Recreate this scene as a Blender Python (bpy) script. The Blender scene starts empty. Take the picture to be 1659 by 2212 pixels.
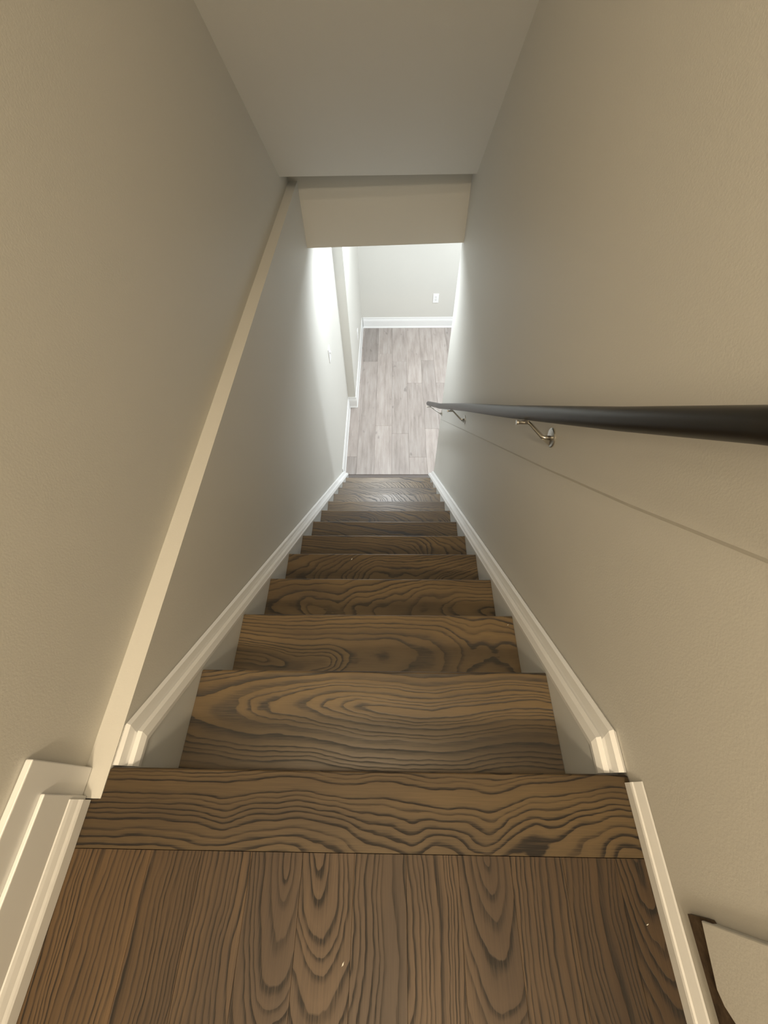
import bpy, bmesh, math, random
from mathutils import Vector, Matrix
S = bpy.context.scene
COL = S.collection
random.seed(7)
# ------------------------------------------------------------------ camera
F_PX, PITCH, YAW, ROLL = 925.834, math.radians(55.3073), math.radians(-2.0538), math.radians(-1.5588)
fw = Vector((math.sin(YAW)*math.cos(PITCH), math.cos(YAW)*math.cos(PITCH), -math.sin(PITCH)))
rt = Vector((math.cos(YAW), -math.sin(YAW), 0)); up = rt.cross(fw)
r2 = rt*math.cos(ROLL)+up*math.sin(ROLL); u2 = up*math.cos(ROLL)-rt*math.sin(ROLL)
cd = bpy.data.cameras.new('camera'); cam = bpy.data.objects.new('camera', cd); COL.objects.link(cam)
cam.matrix_world = Matrix(((r2.x, u2.x, -fw.x, .479), (r2.y, u2.y, -fw.y, 0), (r2.z, u2.z, -fw.z, .8994), (0, 0, 0, 1)))
cd.sensor_fit = 'VERTICAL'; cd.sensor_height = 24; cd.lens = 24*F_PX/2212; cd.clip_start = .01
S.camera = cam
# ------------------------------------------------------------------ light and exposure
w = bpy.data.worlds.new('world'); S.world = w; w.use_nodes = True
w.node_tree.nodes['Background'].inputs[0].default_value = (.5, .5, .5, 1)
w.node_tree.nodes['Background'].inputs[1].default_value = .02
def disk(name, loc, r, e, col, rot=(0, 0, 0), spread=180):
    l = bpy.data.lights.new(name, 'AREA'); l.shape = 'DISK'; l.size = 2*r; l.energy = e; l.color = col
    l.spread = math.radians(spread)
    o = bpy.data.objects.new(name, l); COL.objects.link(o); o.location = loc; o.rotation_euler = rot
    return o
WARM = (1, .815, .575); COOL = (.87, .945, 1)
disk('hall_downlight', (.30, -.14, 2.40), .09, 5.5, WARM)
disk('hall_ceiling_lamp', (.40, -1.35, 2.36), .17, 24, WARM)
disk('basement_light', (.34, 4.32, -.355), .07, 11.5, COOL)
disk('basement_light', (.43, 3.15, -.355), .07, 7.5, COOL)  # added lamp, unseen behind the bulkhead, to brighten the lower treads and walls
disk('basement_light', (2.1, 3.6, -.355), .07, 19.5, COOL)
disk('basement_light', (2.1, 5.0, -.355), .07, 19.5, COOL)
V = S.view_settings; V.view_transform = 'Standard'; V.look = 'None'; V.gamma = 1; V.use_curve_mapping = False
V.exposure = 1.05
# ------------------------------------------------------------------ materials
def mat(name, col, rough=.5, metal=0, spec=.5):
    m = bpy.data.materials.new(name); m.use_nodes = True
    b = m.node_tree.nodes['Principled BSDF']
    b.inputs['Base Color'].default_value = (*col, 1); b.inputs['Roughness'].default_value = rough
    b.inputs['Metallic'].default_value = metal; b.inputs['Specular IOR Level'].default_value = spec
    return m
def nd(t, kind, **kw):
    n = t.nodes.new(kind)
    for k, v in kw.items(): setattr(n, k, v)
    return n
def mth(t, op, a, b=None, c=None):
    n = nd(t, 'ShaderNodeMath', operation=op)
    for i, x in enumerate((a, b, c)):
        if x is None: continue
        if isinstance(x, (int, float)): n.inputs[i].default_value = x
        else: t.links.new(x, n.inputs[i])
    return n.outputs[0]
def comb(t, x, y, z):
    n = nd(t, 'ShaderNodeCombineXYZ')
    for i, v in enumerate((x, y, z)):
        if isinstance(v, (int, float)): n.inputs[i].default_value = v
        else: t.links.new(v, n.inputs[i])
    return n.outputs[0]
def noise(t, vec, scale=1., detail=2., rough=.5):
    n = nd(t, 'ShaderNodeTexNoise'); n.inputs['Scale'].default_value = scale
    n.inputs['Detail'].default_value = detail; n.inputs['Roughness'].default_value = rough
    t.links.new(vec, n.inputs['Vector']); return n.outputs['Fac']
def ramp(t, fac, stops, interp='LINEAR'):
    n = nd(t, 'ShaderNodeValToRGB'); cr = n.color_ramp; cr.interpolation = interp
    while len(cr.elements) < len(stops): cr.elements.new(.5)
    for e, (p, c) in zip(cr.elements, stops):
        e.position = p; e.color = (*c, 1) if len(c) == 3 else c
    t.links.new(fac, n.inputs[0]); return n.outputs[0]
def mix(t, fac, a, b, mode='MIX'):
    n = nd(t, 'ShaderNodeMix', data_type='RGBA', blend_type=mode)
    for i, x in ((0, fac), (6, a), (7, b)):
        if isinstance(x, (int, float)): n.inputs[i].default_value = x
        elif isinstance(x, tuple): n.inputs[i].default_value = (*x, 1)
        else: t.links.new(x, n.inputs[i])
    return n.outputs[2]
def attr(t, name):
    return nd(t, 'ShaderNodeAttribute', attribute_type='OBJECT', attribute_name=name).outputs['Fac']
def bump(t, h, strength, dist):
    n = nd(t, 'ShaderNodeBump'); n.inputs['Strength'].default_value = strength; n.inputs['Distance'].default_value = dist
    t.links.new(h, n.inputs['Height']); return n.outputs[0]

def wall_mat(name, col):
    m = mat(name, col, .55, 0, .35); t = m.node_tree; b = t.nodes['Principled BSDF']
    tc = nd(t, 'ShaderNodeTexCoord').outputs['Object']
    n = noise(t, tc, 260, 3, .6)
    c = mix(t, noise(t, tc, 1.1, 3), tuple(x*.97 for x in col), tuple(min(1, x*1.03) for x in col))
    t.links.new(c, b.inputs['Base Color'])
    t.links.new(bump(t, n, .25, .0012), b.inputs['Normal'])
    return m
WALL = wall_mat('greige_wall_paint', (.62, .605, .56))
CEIL = wall_mat('ceiling_paint', (.72, .71, .67))
TRIM = mat('white_trim_paint', (.78, .78, .77), .32)
SKIRT = mat('skirt_paint', (.66, .67, .655), .35)
PLATE = mat('white_plastic', (.83, .83, .83), .35)
SLOT = mat('dark_slot', (.02, .02, .02), .6)
RAIL = mat('black_brown_rail', (.013, .0115, .0095), .36)
METAL = mat('satin_nickel', (.56, .54, .50), .30, 1)
FLECK = mat('white_fleck', (.8, .78, .72), .8)

def oak(name, axis, light, mid, dark, rough=.34, spec=.5):
    """stained oak: rings of a log cut by the board, with pores; per-board values come from object properties"""
    m = mat(name, mid, rough, 0, spec); t = m.node_tree; b = t.nodes['Principled BSDF']
    sep = nd(t, 'ShaderNodeSeparateXYZ'); t.links.new(nd(t, 'ShaderNodeTexCoord').outputs['Object'], sep.inputs[0])
    L = sep.outputs[0 if axis == 'x' else 1]; c = sep.outputs[1 if axis == 'x' else 0]; z = sep.outputs[2]
    seed = attr(t, 'grain_seed'); c0 = attr(t, 'grain_center'); d0 = attr(t, 'grain_depth'); sl = attr(t, 'grain_slope')
    fr = attr(t, 'grain_rings'); wob = attr(t, 'grain_wobble'); tone = attr(t, 'grain_tone')
    n1 = noise(t, comb(t, mth(t, 'MULTIPLY', L, 2.2), mth(t, 'MULTIPLY', c, 2.), seed), 1, 1)
    n2 = noise(t, comb(t, mth(t, 'MULTIPLY', L, 15), mth(t, 'MULTIPLY', c, 30), mth(t, 'ADD', seed, 7.3)), 1, 2)
    n3 = noise(t, comb(t, mth(t, 'MULTIPLY', L, 4), mth(t, 'MULTIPLY', c, 3), mth(t, 'ADD', seed, 3.1)), 1, 2)
    n4 = noise(t, comb(t, mth(t, 'MULTIPLY', L, 45), mth(t, 'MULTIPLY', c, 120), mth(t, 'ADD', seed, 1.7)), 1, 2)
    cc = mth(t, 'ADD', mth(t, 'SUBTRACT', c, c0), mth(t, 'MULTIPLY', mth(t, 'SUBTRACT', n1, .5), .11))
    dd = mth(t, 'ADD', mth(t, 'ADD', d0, mth(t, 'MULTIPLY', L, sl)), mth(t, 'MULTIPLY', mth(t, 'SUBTRACT', n3, .5), wob))
    dd = mth(t, 'ADD', mth(t, 'MAXIMUM', dd, .004), z)
    r = mth(t, 'SQRT', mth(t, 'ADD', mth(t, 'MULTIPLY', cc, cc), mth(t, 'MULTIPLY', dd, dd)))
    r = mth(t, 'ADD', r, mth(t, 'MULTIPLY', mth(t, 'SUBTRACT', n2, .5), .010))
    r = mth(t, 'ADD', r, mth(t, 'MULTIPLY', mth(t, 'SUBTRACT', n4, .5), .0016))
    rw = noise(t, comb(t, mth(t, 'MULTIPLY', r, 28), seed, .5), 1, 1)      # wide and narrow years
    ring = mth(t, 'MULTIPLY', mth(t, 'ADD', r, mth(t, 'MULTIPLY', rw, .045)), fr)
    f = mth(t, 'FRACT', ring)
    yr = nd(t, 'ShaderNodeTexWhiteNoise', noise_dimensions='1D')             # some rings stain darker than others
    t.links.new(mth(t, 'ADD', mth(t, 'FLOOR', ring), seed), yr.inputs['W'])
    patch = noise(t, comb(t, mth(t, 'MULTIPLY', L, 6), mth(t, 'MULTIPLY', c, 14), mth(t, 'ADD', seed, 21.)), 1, 2)
    dark_k = mth(t, 'ADD', mth(t, 'MULTIPLY', yr.outputs['Value'], .6), mth(t, 'MULTIPLY', patch, 1.25))
    line = ramp(t, f, [(0, (.1,)*3), (.06, (1,)*3), (.20, (.85,)*3), (.42, (.2,)*3), (.8, (0,)*3), (1, (.1,)*3)])
    pore = noise(t, comb(t, mth(t, 'MULTIPLY', L, 16), mth(t, 'MULTIPLY', c, 620), mth(t, 'ADD', seed, 2.)), 1, 2, .6)
    pore = ramp(t, pore, [(.36, (0,)*3), (.62, (1,)*3)])
    k = mth(t, 'MULTIPLY', mth(t, 'MULTIPLY', line, mth(t, 'MINIMUM', dark_k, 1.15)), mth(t, 'ADD', mth(t, 'MULTIPLY', pore, .55), .6))
    n5 = noise(t, comb(t, mth(t, 'MULTIPLY', L, 2.2), mth(t, 'MULTIPLY', c, 9), mth(t, 'ADD', seed, 11.)), 1, 2)
    base = mix(t, ramp(t, n5, [(.33, (0,)*3), (.68, (1,)*3)]), mid, light)
    base = mix(t, mth(t, 'MULTIPLY', pore, .16), base, dark)
    col = mix(t, mth(t, 'MINIMUM', mth(t, 'MULTIPLY', k, 1.1), 1.), base, dark)
    tn = comb(t, tone, tone, tone)
    col = mix(t, 1., col, tn, 'MULTIPLY')
    t.links.new(col, b.inputs['Base Color'])
    t.links.new(bump(t, mth(t, 'SUBTRACT', 1., k), .25, .0006), b.inputs['Normal'])
    t.links.new(mth(t, 'ADD', rough, mth(t, 'MULTIPLY', k, .15)), b.inputs['Roughness'])
    return m
LT, MD, DK = (.200, .134, .062), (.120, .079, .039), (.023, .0155, .010)
OAKX = oak('stained_oak_crosswise', 'x', LT, MD, DK, .36, .8)
OAKN = oak('stained_oak_nosing', 'x', LT, MD, DK, .5, .3)
OAKY = oak('stained_oak_lengthwise', 'y', (.094, .057, .027), (.056, .0335, .0165), (.014, .009, .005), .48, .3)
def grain(o, seed, c0=.0, d0=.05, slope=.1, rings=80, wobble=.1, tone=1.):
    o['grain_seed'] = float(seed); o['grain_center'] = float(c0); o['grain_depth'] = float(d0)
    o['grain_slope'] = float(slope); o['grain_rings'] = float(rings); o['grain_wobble'] = float(wobble)
    o['grain_tone'] = float(tone)

def vinyl():
    m = mat('greige_vinyl_plank', (.4, .37, .34), .38); t = m.node_tree; b = t.nodes['Principled BSDF']
    sep = nd(t, 'ShaderNodeSeparateXYZ'); t.links.new(nd(t, 'ShaderNodeTexCoord').outputs['Object'], sep.inputs[0])
    x, y = sep.outputs[0], sep.outputs[1]; s = attr(t, 'grain_seed'); tone = attr(t, 'grain_tone')
    a = noise(t, comb(t, mth(t, 'MULTIPLY', x, 22), mth(t, 'MULTIPLY', y, 2.4), s), 1, 4, .6)
    bb = noise(t, comb(t, mth(t, 'MULTIPLY', x, 150), mth(t, 'MULTIPLY', y, 7), s), 1, 3, .6)
    kn = noise(t, comb(t, mth(t, 'MULTIPLY', x, 17), mth(t, 'MULTIPLY', y, 7), mth(t, 'ADD', s, 5.)), 1, 1)
    c = ramp(t, a, [(.3, (.25, .213, .190)), (.5, (.345, .30, .272)), (.68, (.40, .358, .33))])
    c = mix(t, ramp(t, bb, [(.35, (.4,)*3), (.6, (0,)*3)]), c, (.29, .25, .23))
    c = mix(t, ramp(t, kn, [(.20, (.7,)*3), (.30, (0,)*3)]), c, (.19, .165, .15))
    c = mix(t, 1., c, comb(t, tone, tone, tone), 'MULTIPLY')
    t.links.new(c, b.inputs['Base Color']); t.links.new(bump(t, bb, .15, .0004), b.inputs['Normal'])
    return m
VINYL = vinyl()
def rawwood():
    m = mat('raw_dark_wood', (.09, .06, .04), .7); t = m.node_tree; b = t.nodes['Principled BSDF']
    tc = nd(t, 'ShaderNodeTexCoord').outputs['Object']
    c = ramp(t, noise(t, tc, 60, 4, .7), [(.3, (.03, .017, .010)), (.55, (.075, .048, .026)), (.8, (.13, .09, .055))])
    t.links.new(c, b.inputs['Base Color']); return m
RAW = rawwood()

# ------------------------------------------------------------------ mesh helpers
def link(name, bm, m, parent=None, loc=(0, 0, 0), smooth=False):
    bmesh.ops.recalc_face_normals(bm, faces=bm.faces)
    me = bpy.data.meshes.new(name); bm.to_mesh(me); bm.free(); me.materials.append(m)
    if smooth:
        for p in me.polygons: p.use_smooth = True
    o = bpy.data.objects.new(name, me); COL.objects.link(o); o.location = loc
    if parent: o.parent = parent
    return o
def tag(o, label=None, cat=None, group=None, kind=None):
    if label: o['label'] = label
    if cat: o['category'] = cat
    if group: o['group'] = group
    if kind: o['kind'] = kind
    return o
def empty(name, loc):
    o = bpy.data.objects.new(name, None); COL.objects.link(o); o.location = loc; o.empty_display_size = .05
    return o
def hexa(bm, p):   # 8 points: bottom ring 0-3, top ring 4-7
    v = [bm.verts.new(q) for q in p]
    for f in ((0, 1, 2, 3), (4, 5, 6, 7), (0, 1, 5, 4), (1, 2, 6, 5), (2, 3, 7, 6), (3, 0, 4, 7)):
        bm.faces.new([v[i] for i in f])
    return v
def box(bm, x0, x1, y0, y1, z0, z1):
    return hexa(bm, [(x0, y0, z0), (x1, y0, z0), (x1, y1, z0), (x0, y1, z0), (x0, y0, z1), (x1, y0, z1), (x1, y1, z1), (x0, y1, z1)])
def bbox(x0, x1, y0, y1, z0, z1, bev=0, seg=2):
    bm = bmesh.new(); box(bm, x0, x1, y0, y1, z0, z1)
    if bev: bmesh.ops.bevel(bm, geom=bm.edges[:], offset=bev, segments=seg, affect='EDGES', profile=.5)
    return bm
def skin(bm, rings, close=True, cap=True):
    R = [[bm.verts.new(p) for p in r] for r in rings]; n = len(R[0])
    for a, b in zip(R, R[1:]):
        for i in range(n if close else n-1):
            j = (i+1) % n; bm.faces.new((a[i], a[j], b[j], b[i]))
    if cap and close:
        bm.faces.new(R[0]); bm.faces.new(R[-1])
def tube(bm, pts, rad, n=20):
    pts = [Vector(p) for p in pts]; rings = []
    for i, p in enumerate(pts):
        a = pts[max(i-1, 0)]; b = pts[min(i+1, len(pts)-1)]; d = (b-a).normalized()
        s = d.cross(Vector((0, 0, 1)) if abs(d.z) < .95 else Vector((0, 1, 0))).normalized(); q = s.cross(d)
        r = rad[i] if isinstance(rad, (list, tuple)) else rad
        rings.append([p+(s*math.cos(2*math.pi*k/n)+q*math.sin(2*math.pi*k/n))*r for k in range(n)])
    skin(bm, rings)

# ------------------------------------------------------------------ measures
G, H, N = .2275, .2088, 12
Y1, W = .2835, .86
ZF = -13*H                      # basement floor
ZC = -.345                      # basement ceiling
ZT = 2.42                       # hall ceiling
def xu(y): return -.0785-.0081*max(y, 0)       # upper left wall
def xl(y): return -.034-.0070*max(y, 0)        # lower left wall
def xr(y): return .898+.0065*max(y, 0)         # right wall
YJ, YB, YE, XJ = 4.08, 5.78, 2.97, .026
Y0 = .0076                      # where the landing stops beside the ledge
YN = .056                       # landing nosing

# ------------------------------------------------------------------ structure
bm = bmesh.new()
yb = -1.9
rows = [(yb, Y0), (Y0, 2.90)]
for a, b in rows:               # upper wall
    hexa(bm, [(-.25, a, 0), (xu(a), a, 0), (xu(b), b, 0), (-.25, b, 0), (-.25, a, ZT), (xu(a), a, ZT), (xu(b), b, ZT), (-.25, b, ZT)])
for a, b in ((Y0, YJ),):        # lower wall; its top is the ledge at landing level
    hexa(bm, [(-.25, a, ZF), (xl(a), a, ZF), (xl(b), b, ZF), (-.25, b, ZF), (-.25, a, 0), (xl(a), a, 0), (xl(b), b, 0), (-.25, b, 0)])
tag(link('wall_left', bm, WALL), 'left stairwell wall with a narrow ledge at landing level', 'wall', kind='structure')
tag(link('wall_left', bbox(-.25, XJ, YJ, YB+.1, ZF, ZC), WALL), 'stepped out left wall of the lower room beyond the stairs', 'wall', kind='structure')
LIP = [(yb, 2.38), (-.13, .80), (.2613, .4468), (.4448, .2812), (.7786, -.009), (2.1637, -1.1886), (YE, -1.875)]
bm = bmesh.new()
for (ya, za), (yc, zc) in zip(LIP, LIP[1:]):    # the drywall above this sloping line stands 4-6 mm proud
    la, lc = (.0045-.0012*max(q, 0) for q in (ya, yc))
    a, c = xr(ya), xr(yc)
    V8 = [(a, ya, ZF), (c, yc, ZF), (c, yc, zc-.009), (a, ya, za-.009), (a-la, ya, za), (c-lc, yc, zc), (c-lc, yc, ZT), (a-la, ya, ZT)]
    v = [bm.verts.new(q) for q in V8]
    for f in ((0, 1, 2, 3), (3, 2, 5, 4), (4, 5, 6, 7)): bm.faces.new([v[i] for i in f])
    bk = [bm.verts.new(q) for q in ((1.06, ya, ZF), (1.06, yc, ZF), (1.06, yc, ZT), (1.06, ya, ZT))]
    bm.faces.new(bk); bm.faces.new((v[0], v[1], bk[1], bk[0])); bm.faces.new((v[7], v[6], bk[2], bk[3]))
    if yc == YE: bm.faces.new((v[1], v[2], v[5], v[6], bk[2], bk[1]))
    if ya == yb: bm.faces.new((v[0], v[3], v[4], v[7], bk[3], bk[0]))
bmesh.ops.remove_doubles(bm, verts=bm.verts[:], dist=1e-5)
tag(link('wall_right', bm, WALL), 'right stairwell wall behind the handrail', 'wall', kind='structure')
tag(link('wall_back', bbox(-.25, 3.3, YB, YB+.1, ZF, ZC), WALL), 'far wall of the lower room with an outlet', 'wall', kind='structure')
tag(link('wall_far_right', bbox(3.2, 3.3, 2.0, YB, ZF, ZC), WALL), 'side wall of the lower room, out of view', 'wall', kind='structure')
tag(link('wall_front', bbox(1.06, 3.2, 1.9, 2.0, ZF, ZC), WALL), 'near wall of the lower room, out of view', 'wall', kind='structure')
tag(link('wall_hall', bbox(-.25, 1.06, yb-.1, yb, -.2, ZT), WALL), 'wall at the end of the upper hall', 'wall', kind='structure')
# sloped ceiling with a lip, and the bulkhead behind it
bm = bmesh.new()
skin(bm, [[(x, -.02, ZT), (x, a, z), (x, b, z), (x, 2.97, z), (x, 2.97, ZT)] for x, a, b, z in ((-.14, 2.62, 2.84, .090), (1.0, 2.74, 2.90, .054))])
tag(link('ceiling', bm, CEIL), 'sloping ceiling over the stair flight', 'ceiling', kind='structure')
tag(link('ceiling', bbox(-.25, 1.06, yb, -.0, ZT, ZT+.1), CEIL), 'flat ceiling of the upper hall', 'ceiling', kind='structure')
bm = bmesh.new()
hexa(bm, [(-.14, 2.84, ZC), (1.0, 2.90, ZC), (1.0, 2.97, ZC), (-.14, 2.97, ZC), (-.14, 2.84, .0895), (1.0, 2.90, .0535), (1.0, 2.97, .0535), (-.14, 2.97, .0895)])
tag(link('wall_bulkhead', bm, WALL), 'bulkhead face below the sloping ceiling', 'wall', kind='structure')
bm = bmesh.new(); box(bm, -.25, 3.3, 2.971, YB+.1, ZC, ZC+.15); box(bm, 1.06, 3.3, 1.9, 2.971, ZC, ZC+.15)
tag(link('ceiling', bm, CEIL), 'flat ceiling of the lower room, hidden behind the bulkhead', 'ceiling', kind='structure')

# landing floor
ZB = -.025
fl = tag(link('floor', bbox(-.0785, .898, yb, .0, -.2, ZB-.001), RAW), 'brown oak landing floor at the top of the stairs', 'floor', kind='structure')
bm = bmesh.new()
nose = [(xu(0)+.001, -.061), (.897, -.061), (.897, .052), (.893, YN), (-.031, YN), (-.0335, .052), (-.0335, Y0+.006), (-.038, Y0-.001), (-.0775, Y0-.001)]
skin(bm, [[(x, y, z) for x, y in nose] for z in (ZB, -.0008)])
ee = [e for e in bm.edges if all(abs(v.co.y-YN) < .0005 for v in e.verts) and abs(e.verts[0].co.x-e.verts[1].co.x) > .3]
bmesh.ops.bevel(bm, geom=ee, offset=.008, segments=8, affect='EDGES', profile=.5)
nb = link('nosing_board', bm, OAKN, fl)
grain(nb, 3.2, -.10, .01, .07, 115, .22, .54)
pw = (.7557-.0788)/8
x = .0788-2*pw; k = 0; rnd = random.Random(5)
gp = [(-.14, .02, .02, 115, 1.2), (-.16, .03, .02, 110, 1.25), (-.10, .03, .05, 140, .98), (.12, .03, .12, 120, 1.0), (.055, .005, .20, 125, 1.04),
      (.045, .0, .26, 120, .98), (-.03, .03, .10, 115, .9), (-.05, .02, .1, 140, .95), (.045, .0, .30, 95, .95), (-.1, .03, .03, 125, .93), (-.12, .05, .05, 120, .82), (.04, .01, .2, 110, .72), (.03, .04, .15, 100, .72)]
while x < .897:
    a = max(x, -.0775); b = min(x+pw, .897)
    if b-a > .004:
        ends = [-.0615, -.0615-(.75 if k % 2 else .62)-.13*(k % 3), yb+.002]
        for q, (e0, e1) in enumerate(zip(ends, ends[1:])):
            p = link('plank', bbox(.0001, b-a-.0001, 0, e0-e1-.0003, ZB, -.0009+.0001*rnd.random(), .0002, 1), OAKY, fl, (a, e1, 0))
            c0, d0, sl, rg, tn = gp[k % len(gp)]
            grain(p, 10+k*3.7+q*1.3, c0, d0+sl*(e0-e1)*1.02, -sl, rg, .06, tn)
    x += pw; k += 1

# basement floor
fl2 = tag(link('floor', bbox(-.25, 3.3, 1.5, YB+.1, ZF-.15, ZF-.006), mat('plank_underlay', (.15, .13, .12), .9)), 'light greige plank floor of the lower room', 'floor', kind='structure')
XS = [-.30, -.118, .075, .2705, .466, .661, .857, 1.03] + [1.225+.195*i for i in range(11)]
ends = {2: [4.98], 1: [3.26, 4.6], 3: [3.75, 5.15], 4: [4.98, 3.62], 5: [4.53, 3.25], 6: [3.70, 5.0], 7: [4.53, 3.45]}
tones = {(2, -1): .78, (5, 0): .93}
rnd = random.Random(11)
for i, (a, b) in enumerate(zip(XS, XS[1:])):
    if b <= -.06: continue
    a2 = max(a, -.06); b2 = min(b, 3.2)
    if b2-a2 < .01: continue
    cuts = sorted([3.0 if b2 < 1.06 else 2.0] + ends.get(i, [2.9+rnd.random()*.9, 4.3+rnd.random()*.8]) + [YB])
    if i == 2: pass
    for q, (c, d) in enumerate(zip(cuts, cuts[1:])):
        if d-c < .05: continue
        last = d >= YB-.01
        xa = a2
        if i == 1 and d > YJ:   # narrow sliver beside the stepped wall
            xa = XJ if c > YJ-.3 else a2
        yy0, yy1 = c, d
        if xa >= b2: continue
        tn = .92+.14*rnd.random()
        if i == 2 and last: tn = .74
        if i == 1 and c < 3.1: tn = .80
        if i == 6 and c > 3.6 and d < 5.1: tn = .90
        if i == 6 and c < 3.2: tn = 1.10
        if i in (5, 7) and d < 4.6 and d > 4.4: tn = .93
        p = link('plank', bbox(.0006, b2-xa-.0006, 0, yy1-yy0-.0012, -.0055, 0, .0008, 1), VINYL, fl2, (xa, yy0, ZF))
        p['grain_seed'] = rnd.random()*40; p['grain_tone'] = tn

# ------------------------------------------------------------------ staircase
st = tag(empty('staircase', (0, Y1+11*G, ZF)), 'straight flight of brown oak treads descending between white skirt boards', 'stairs')
st0 = Vector(st.location)
# per tread: seed, center(across, m from tread back), depth, slope, rings, wobble, tone
TG = [(4.0, .165, .075, -.16, 92, .03, .92), (9.1, .115, -.01, .16, 80, .10, 1.0), (2.3, .13, .16, -.16, 78, .12, .95), (5.7, .12, .20, -.22, 95, .09, .95),
      (8.8, .12, -.03, .26, 90, .10, .95), (1.9, .1, .05, .15, 100, .07, .88), (6.6, .15, .02, .2, 90, .08, 1.), (3.3, .1, .1, .1, 80, .06, 1.05),
      (7.7, .14, .0, .4, 80, .1, 1.05), (12.1, .12, .05, .2, 80, .06, 1.05), (13.4, .12, .0, .45, 85, .1, 1.1), (14.9, .12, .05, .2, 90, .06, 1.1)]
for k in range(N):
    yn = Y1+k*G; z = -H*(k+1); yk = yn-G-.03
    bm = bmesh.new()
    box(bm, .0005, W-.0005, 0, yn-yk, -.026, 0)
    e = [q for q in bm.edges if all(abs(v.co.y-(yn-yk)) < 1e-5 for v in q.verts) and abs(q.verts[0].co.x-q.verts[1].co.x) > .3]
    bmesh.ops.bevel(bm, geom=e, offset=.007, segments=8, affect='EDGES', profile=.5)
    o = link('tread', bm, OAKX, st, Vector((0, yk, z))-st0)
    s, c0, d0, sl, rg, wb, tn = TG[k]; grain(o, s, c0, d0, sl, rg, wb, tn)
for k in range(N+1):            # risers
    yf = Y1+(k-1)*G-.028; z1 = -H*k-.026; z0 = -H*(k+1)
    link('riser', bbox(.0006, W-.0006, yf-.016, yf, z0 if k == N else z0+.0004, z1-.0004), TRIM, st, -st0)
# skirt boards and their mouldings
def zn(y): return -H-(H/G)*(y-Y1)      # the line of nosings
YS1 = Y1+11*G+.175                     # foot of the skirt
for side in (0, 1):
    def X(off, y):      # off: 0 at the tread end, 1 at the wall
        w_ = xl(y) if side == 0 else xr(y)
        e_ = 0 if side == 0 else W
        return e_+(w_-e_)*off
    bm = bmesh.new()
    ys = [.03, .105, YS1]
    tops = [-.037, -.037, None]
    pr = [(.03, -.036), (.115, -.036), (YS1-.02, max(zn(YS1-.02), ZF+.02)), (YS1-.02, ZF+.001), (YS1-.4, ZF+.001), (.03, zn(.03)-.5)]
    inner = [(X(.0, y), y, z) for y, z in pr]; outer = [(X(.97, y), y, z) for y, z in pr]
    skin(bm, [inner, outer])
    sk = link('skirt_board', bm, SKIRT, st, -st0)
    # moulding profile: (off, height above its lower line)
    P_ = [(-.06, 0), (-.06, .008), (.10, .020), (.34, .022), (.42, .016), (.50, .022), (.62, .036), (.82, .040), (.985, .034), (.985, -.002), (.3, -.006)]
    rings = []
    mit = [(.0585, -.036), (.105, -.036), (YS1-.05, zn(YS1-.05)), (YS1-.022, ZF+.10)]
    for y, z in mit[:3]:
        rings.append([(X(o_, y), y+(h_*.55 if y > .1 else 0), z+h_) for o_, h_ in P_])
    y, z = YS1-.02, max(zn(YS1-.02), ZF+.02)
    rings[-1] = [(X(o_, y), y+h_*.4, z+h_) for o_, h_ in P_]
    bm = bmesh.new(); skin(bm, rings)
    md = link('cap_moulding', bm, TRIM, sk)

# ------------------------------------------------------------------ basement baseboards
BP = [(0, 0), (.019, 0), (.019, .008), (.013, .022), (.012, .026), (.012, .105), (.010, .112), (.010, .118), (.006, .132), (.006, .150), (.004, .155), (0, .155)]
def sweep(name, pts, sgn, label):
    """profile swept along a floor polyline; sgn +1: the room is to the right of the path"""
    pts = [Vector(p) for p in pts]; rings = []
    for i, p in enumerate(pts):
        d0 = (p-pts[i-1]).normalized() if i else (pts[1]-p).normalized()
        d1 = (pts[i+1]-p).normalized() if i < len(pts)-1 else d0
        n0 = Vector((d0.y, -d0.x))*sgn; n1 = Vector((d1.y, -d1.x))*sgn
        m = (n0+n1); m = m/(m.dot(n0)) if m.length > 1e-6 else n0
        rings.append([(p.x+m.x*t_, p.y+m.y*t_, ZF+.0003+z) for t_, z in BP])
    bm = bmesh.new(); skin(bm, rings)
    return tag(link(name, bm, TRIM), label, 'baseboard', kind='structure')
sweep('baseboard_left', [(xl(YS1)+.0003, YS1-.018), (xl(YJ)+.0003, YJ-.0003), (XJ+.0003, YJ-.0003), (XJ+.0003, YB-.0003)], 1, 'stepped white baseboard along the left wall of the lower room')
sweep('baseboard_back', [(XJ+.02, YB-.0003), (3.19, YB-.0003)], 1, 'white baseboard along the far wall of the lower room')

# ------------------------------------------------------------------ landing baseboards
t = tag(empty('baseboard_landing_left', (-.0785, -.5, 0)), 'tall boxed white baseboard on the landing left of the stairs', 'baseboard', kind='structure')
xw = -.078
bm = bmesh.new()
xf = -.0595
box(bm, xw, xw+.0115, yb+.01, .0545, .0005, .1585)      # thin back board
bmesh.ops.bevel(bm, geom=bm.edges[:], offset=.0018, segments=2, affect='EDGES', profile=.5)
link('back_board', bm, TRIM, t, (.0785, .5, 0))
bm = bmesh.new()
box(bm, xw+.0117, xf, yb+.01, Y0+.004, .0005, .1125)   # thicker front board
bmesh.ops.bevel(bm, geom=bm.edges[:], offset=.0016, segments=2, affect='EDGES', profile=.5)
link('front_board', bm, TRIM, t, (.0785, .5, 0))
bm = bmesh.new()            # shoe moulding
sh = [(xf, .0004), (-.0500, .0004), (-.0500, .022), (-.0515, .026), (-.0535, .030), (-.0560, .040), (-.0580, .0455), (xf, .047)]
skin(bm, [[(x_, y_, z_) for x_, z_ in sh] for y_ in (yb+.01, Y0-.002)])
link('shoe_moulding', bm, TRIM, t, (.0785, .5, 0))
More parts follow.
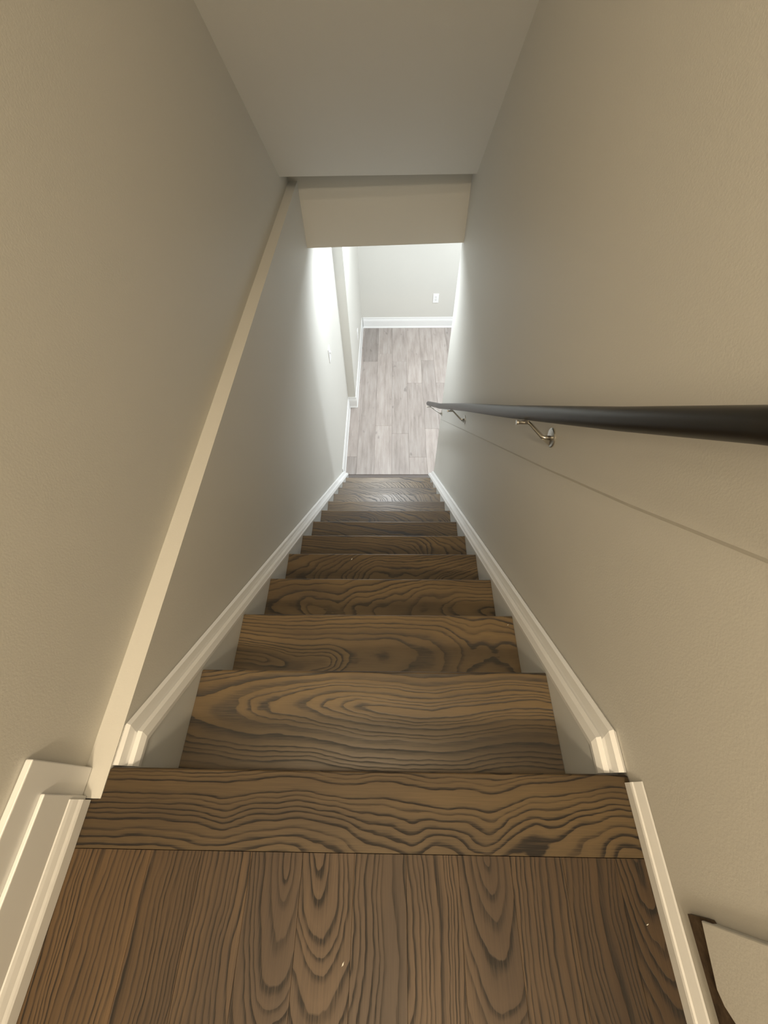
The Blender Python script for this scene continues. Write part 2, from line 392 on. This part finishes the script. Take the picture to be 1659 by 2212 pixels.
t = tag(empty('baseboard_landing_right', (.9, -.5, 0)), 'low white shoe moulding along the right side of the landing', 'baseboard', kind='structure')
bm = bmesh.new()
sh = [(.8978, .0004), (.8885, .0004), (.8885, .020), (.8895, .024), (.8915, .0265), (.894, .036), (.8962, .044), (.8978, .047)]
skin(bm, [[(x_, y_, z_) for x_, z_ in sh] for y_ in (yb+.01, .043)])
link('shoe_moulding', bm, TRIM, t, (-.9, .5, 0))

# ------------------------------------------------------------------ patch low on the right wall
t = tag(empty('wall_access_panel', (.898, -.2, .05)), 'pale square-edged panel over dark bare wood low on the right wall', 'panel')
tl = Vector((-.898, .2, -.05))
bm = bmesh.new()
pp = [(-.1155, .080), (-.60, .080), (-.60, .30), (-.130, .30), (-.130, .15), (-.1135, .134), (-.1135, .122)]
skin(bm, [[(x_, y_, z_) for y_, z_ in pp] for x_ in (.8925, .8978)])
tag(link('wood_backing', bm, RAW, t, tl), 'bare dark brown wood strip')
bm = bmesh.new()
pl = [(-.1165, .118), (-.182, .106), (-.195, .112), (-.206, .126), (-.214, .150), (-.235, .17), (-.60, .17), (-.60, .52), (-.1165, .52)]
skin(bm, [[(x_, y_, z_) for y_, z_ in pl] for x_ in (.8885, .8976)])
bmesh.ops.bevel(bm, geom=[e for e in bm.edges if all(abs(v.co.x-.8885) < 1e-4 for v in e.verts)], offset=.0015, segments=2, affect='EDGES', profile=.5)
link('cover', bm, WALL, t, tl)

# ------------------------------------------------------------------ handrail
RP = [(.846, .16, .728), (.846, .317, .594), (.845, .519, .413), (.842, 1.020, -.025), (.838, 1.650, -.566), (.826, 2.45, -1.265), (.806, 3.075, -1.785)]
hr = tag(empty('handrail', (.898, 1.0, .0)), 'black-brown round wooden handrail on metal brackets, right wall', 'handrail')
h0 = Vector(hr.location)
bm = bmesh.new(); r = .0195
P3 = [Vector(p) for p in RP]; P3.insert(0, P3[0]-(P3[1]-P3[0]).normalized()*.001)
rad = [r*.9]+[r]*(len(P3)-1)
d = (P3[-1]-P3[-2]).normalized(); P3.append(P3[-1]+d*.004); rad.append(r*.88)
tube(bm, P3, rad, 28)
rl = link('rail', bm, RAIL, hr, -h0, smooth=True)
def railz(y):
    for a, b in zip(RP, RP[1:]):
        if a[1] <= y <= b[1]:
            f = (y-a[1])/(b[1]-a[1]); return a[2]+(b[2]-a[2])*f, a[0]+(b[0]-a[0])*f
br0 = None
for yp, zp in ((.812, .073), (1.915, -.895), (2.90, -1.742)):
    yh = yp+.058; zr, xh = railz(yh); zh = zr-.034; xwl = xr(yp)-(.0045-.0012*yp)
    bm = bmesh.new()        # arm: out from the wall, up beneath the rail
    tube(bm, [(xwl-.003, yp, zp), (xwl-.020, yp, zp), (xwl-.026, yp+.003, zp), (xh+.010, yh-.006, zh), (xh+.004, yh, zh), (xh-.022, yh+.002, zh-.001)],
         [.0052, .0050, .0052, .0046, .0050, .0050], 14)
    a = link('bracket', bm, METAL, hr, -h0, smooth=True)
    bm = bmesh.new()
    tube(bm, [(xwl-.0002, yp, zp), (xwl-.003, yp, zp), (xwl-.0045, yp, zp), (xwl-.006, yp, zp)], [.026, .026, .024, .012], 28)
    link('wall_plate', bm, METAL, a)
    bm = bmesh.new()
    tube(bm, [(xh-.0215, yh+.002, zh-.001), (xh-.027, yh+.002, zh-.001)], [.0066, .0062], 14)
    link('end_cap', bm, METAL, a)
    bm = bmesh.new()        # saddle post up to the rail
    tube(bm, [(xh, yh, zh), (xh, yh+.004, zr-.016)], [.006, .008], 12)
    link('saddle', bm, METAL, a)
    bm = bmesh.new()        # gusset tongue under the arm
    vs = [(xwl-.006, yp-.004, zp-.004), (xwl-.026, yp-.001, zp-.004), (xwl-.004, yp-.008, zp-.021)]
    skin(bm, [[(q[0], q[1]+o_, q[2]) for q in vs] for o_ in (-.002, .002)])
    link('gusset', bm, METAL, a)

# ------------------------------------------------------------------ switch and outlets
def plate_thing(name, label, cat, loc, rz, w_, h_, kind):
    o = empty(name, loc); o.rotation_euler = (0, 0, rz)      # local: x across, -y out of the wall
    tag(o, label, cat)
    link('cover_plate', bbox(-w_/2, w_/2, -.006, -.0002, -h_/2, h_/2, .002, 2), PLATE, o)
    if kind == 'switch':
        link('rocker', bbox(-.017, .017, -.0085, -.006, -.033, .033, .001, 1), PLATE, o)
        bm = bmesh.new(); skin(bm, [[(x_, -.0085, .004), (x_, -.017, .020), (x_, -.0085, .026)] for x_ in (-.010, .010)])
        link('toggle', bm, PLATE, o)
    else:
        for s in (-1, 1):
            rc = link('receptacle', bbox(-.017, .017, -.0078, -.006, s*.0195-.0155, s*.0195+.0155, .001, 1), PLATE, o)
            for xx in (-.0065, .0065):
                link('slot', bbox(xx-.0016, xx+.0016, -.0081, -.0077, s*.0195-.002, s*.0195+.008), SLOT, rc)
            link('slot', bbox(-.0025, .0025, -.0081, -.0077, s*.0195-.011, s*.0195-.0065), SLOT, rc)
        bm = bmesh.new(); tube(bm, [(0, -.0058, 0), (0, -.0072, 0)], .003, 10); link('screw', bm, METAL, o)
    return o
plate_thing('wall_outlet', 'white duplex outlet low on the far wall of the lower room', 'outlet', (1.065, YB, -2.285), 0, .078, .125, 'o')
plate_thing('wall_outlet', 'white outlet seen edge-on low on the left wall near the far corner', 'outlet', (XJ, 4.95, -2.285), math.pi/2, .078, .12, 'o')
plate_thing('light_switch', 'white wall switch seen edge-on on the left wall at the foot of the stairs', 'switch', (xl(3.12), 3.12, -1.29), math.pi/2, .078, .125, 'switch')

# ------------------------------------------------------------------ flecks of debris
def fleck(label, x, y, z, l, rz):
    bm = bmesh.new()
    skin(bm, [[(-l/2, 0, 0), (-l*.1, -l*.16, 0), (l/2, l*.05, 0), (0, l*.15, 0)], [(-l*.4, 0, .0008), (-l*.1, -l*.10, .0011), (l*.4, l*.04, .0008), (0, l*.1, .001)]])
    o = link('debris_fleck', bm, FLECK, None, (x, y, z+.0001)); o.rotation_euler = (0, 0, rz)
    tag(o, label, 'debris')
fleck('tiny pale splinter on the fourth tread from the top', .292, .937, -4*H, .012, .9)
fleck('tiny pale fleck on the landing planks near the bottom of the view', .407, -.190, -.0007, .007, 1.0)
fleck('tiny white fleck on the landing beside the right shoe moulding', .868, -.140, -.0007, .005, .3)
fleck('tiny white fleck at the right end of the second tread', .842, .480, -2*H, .005, .2)
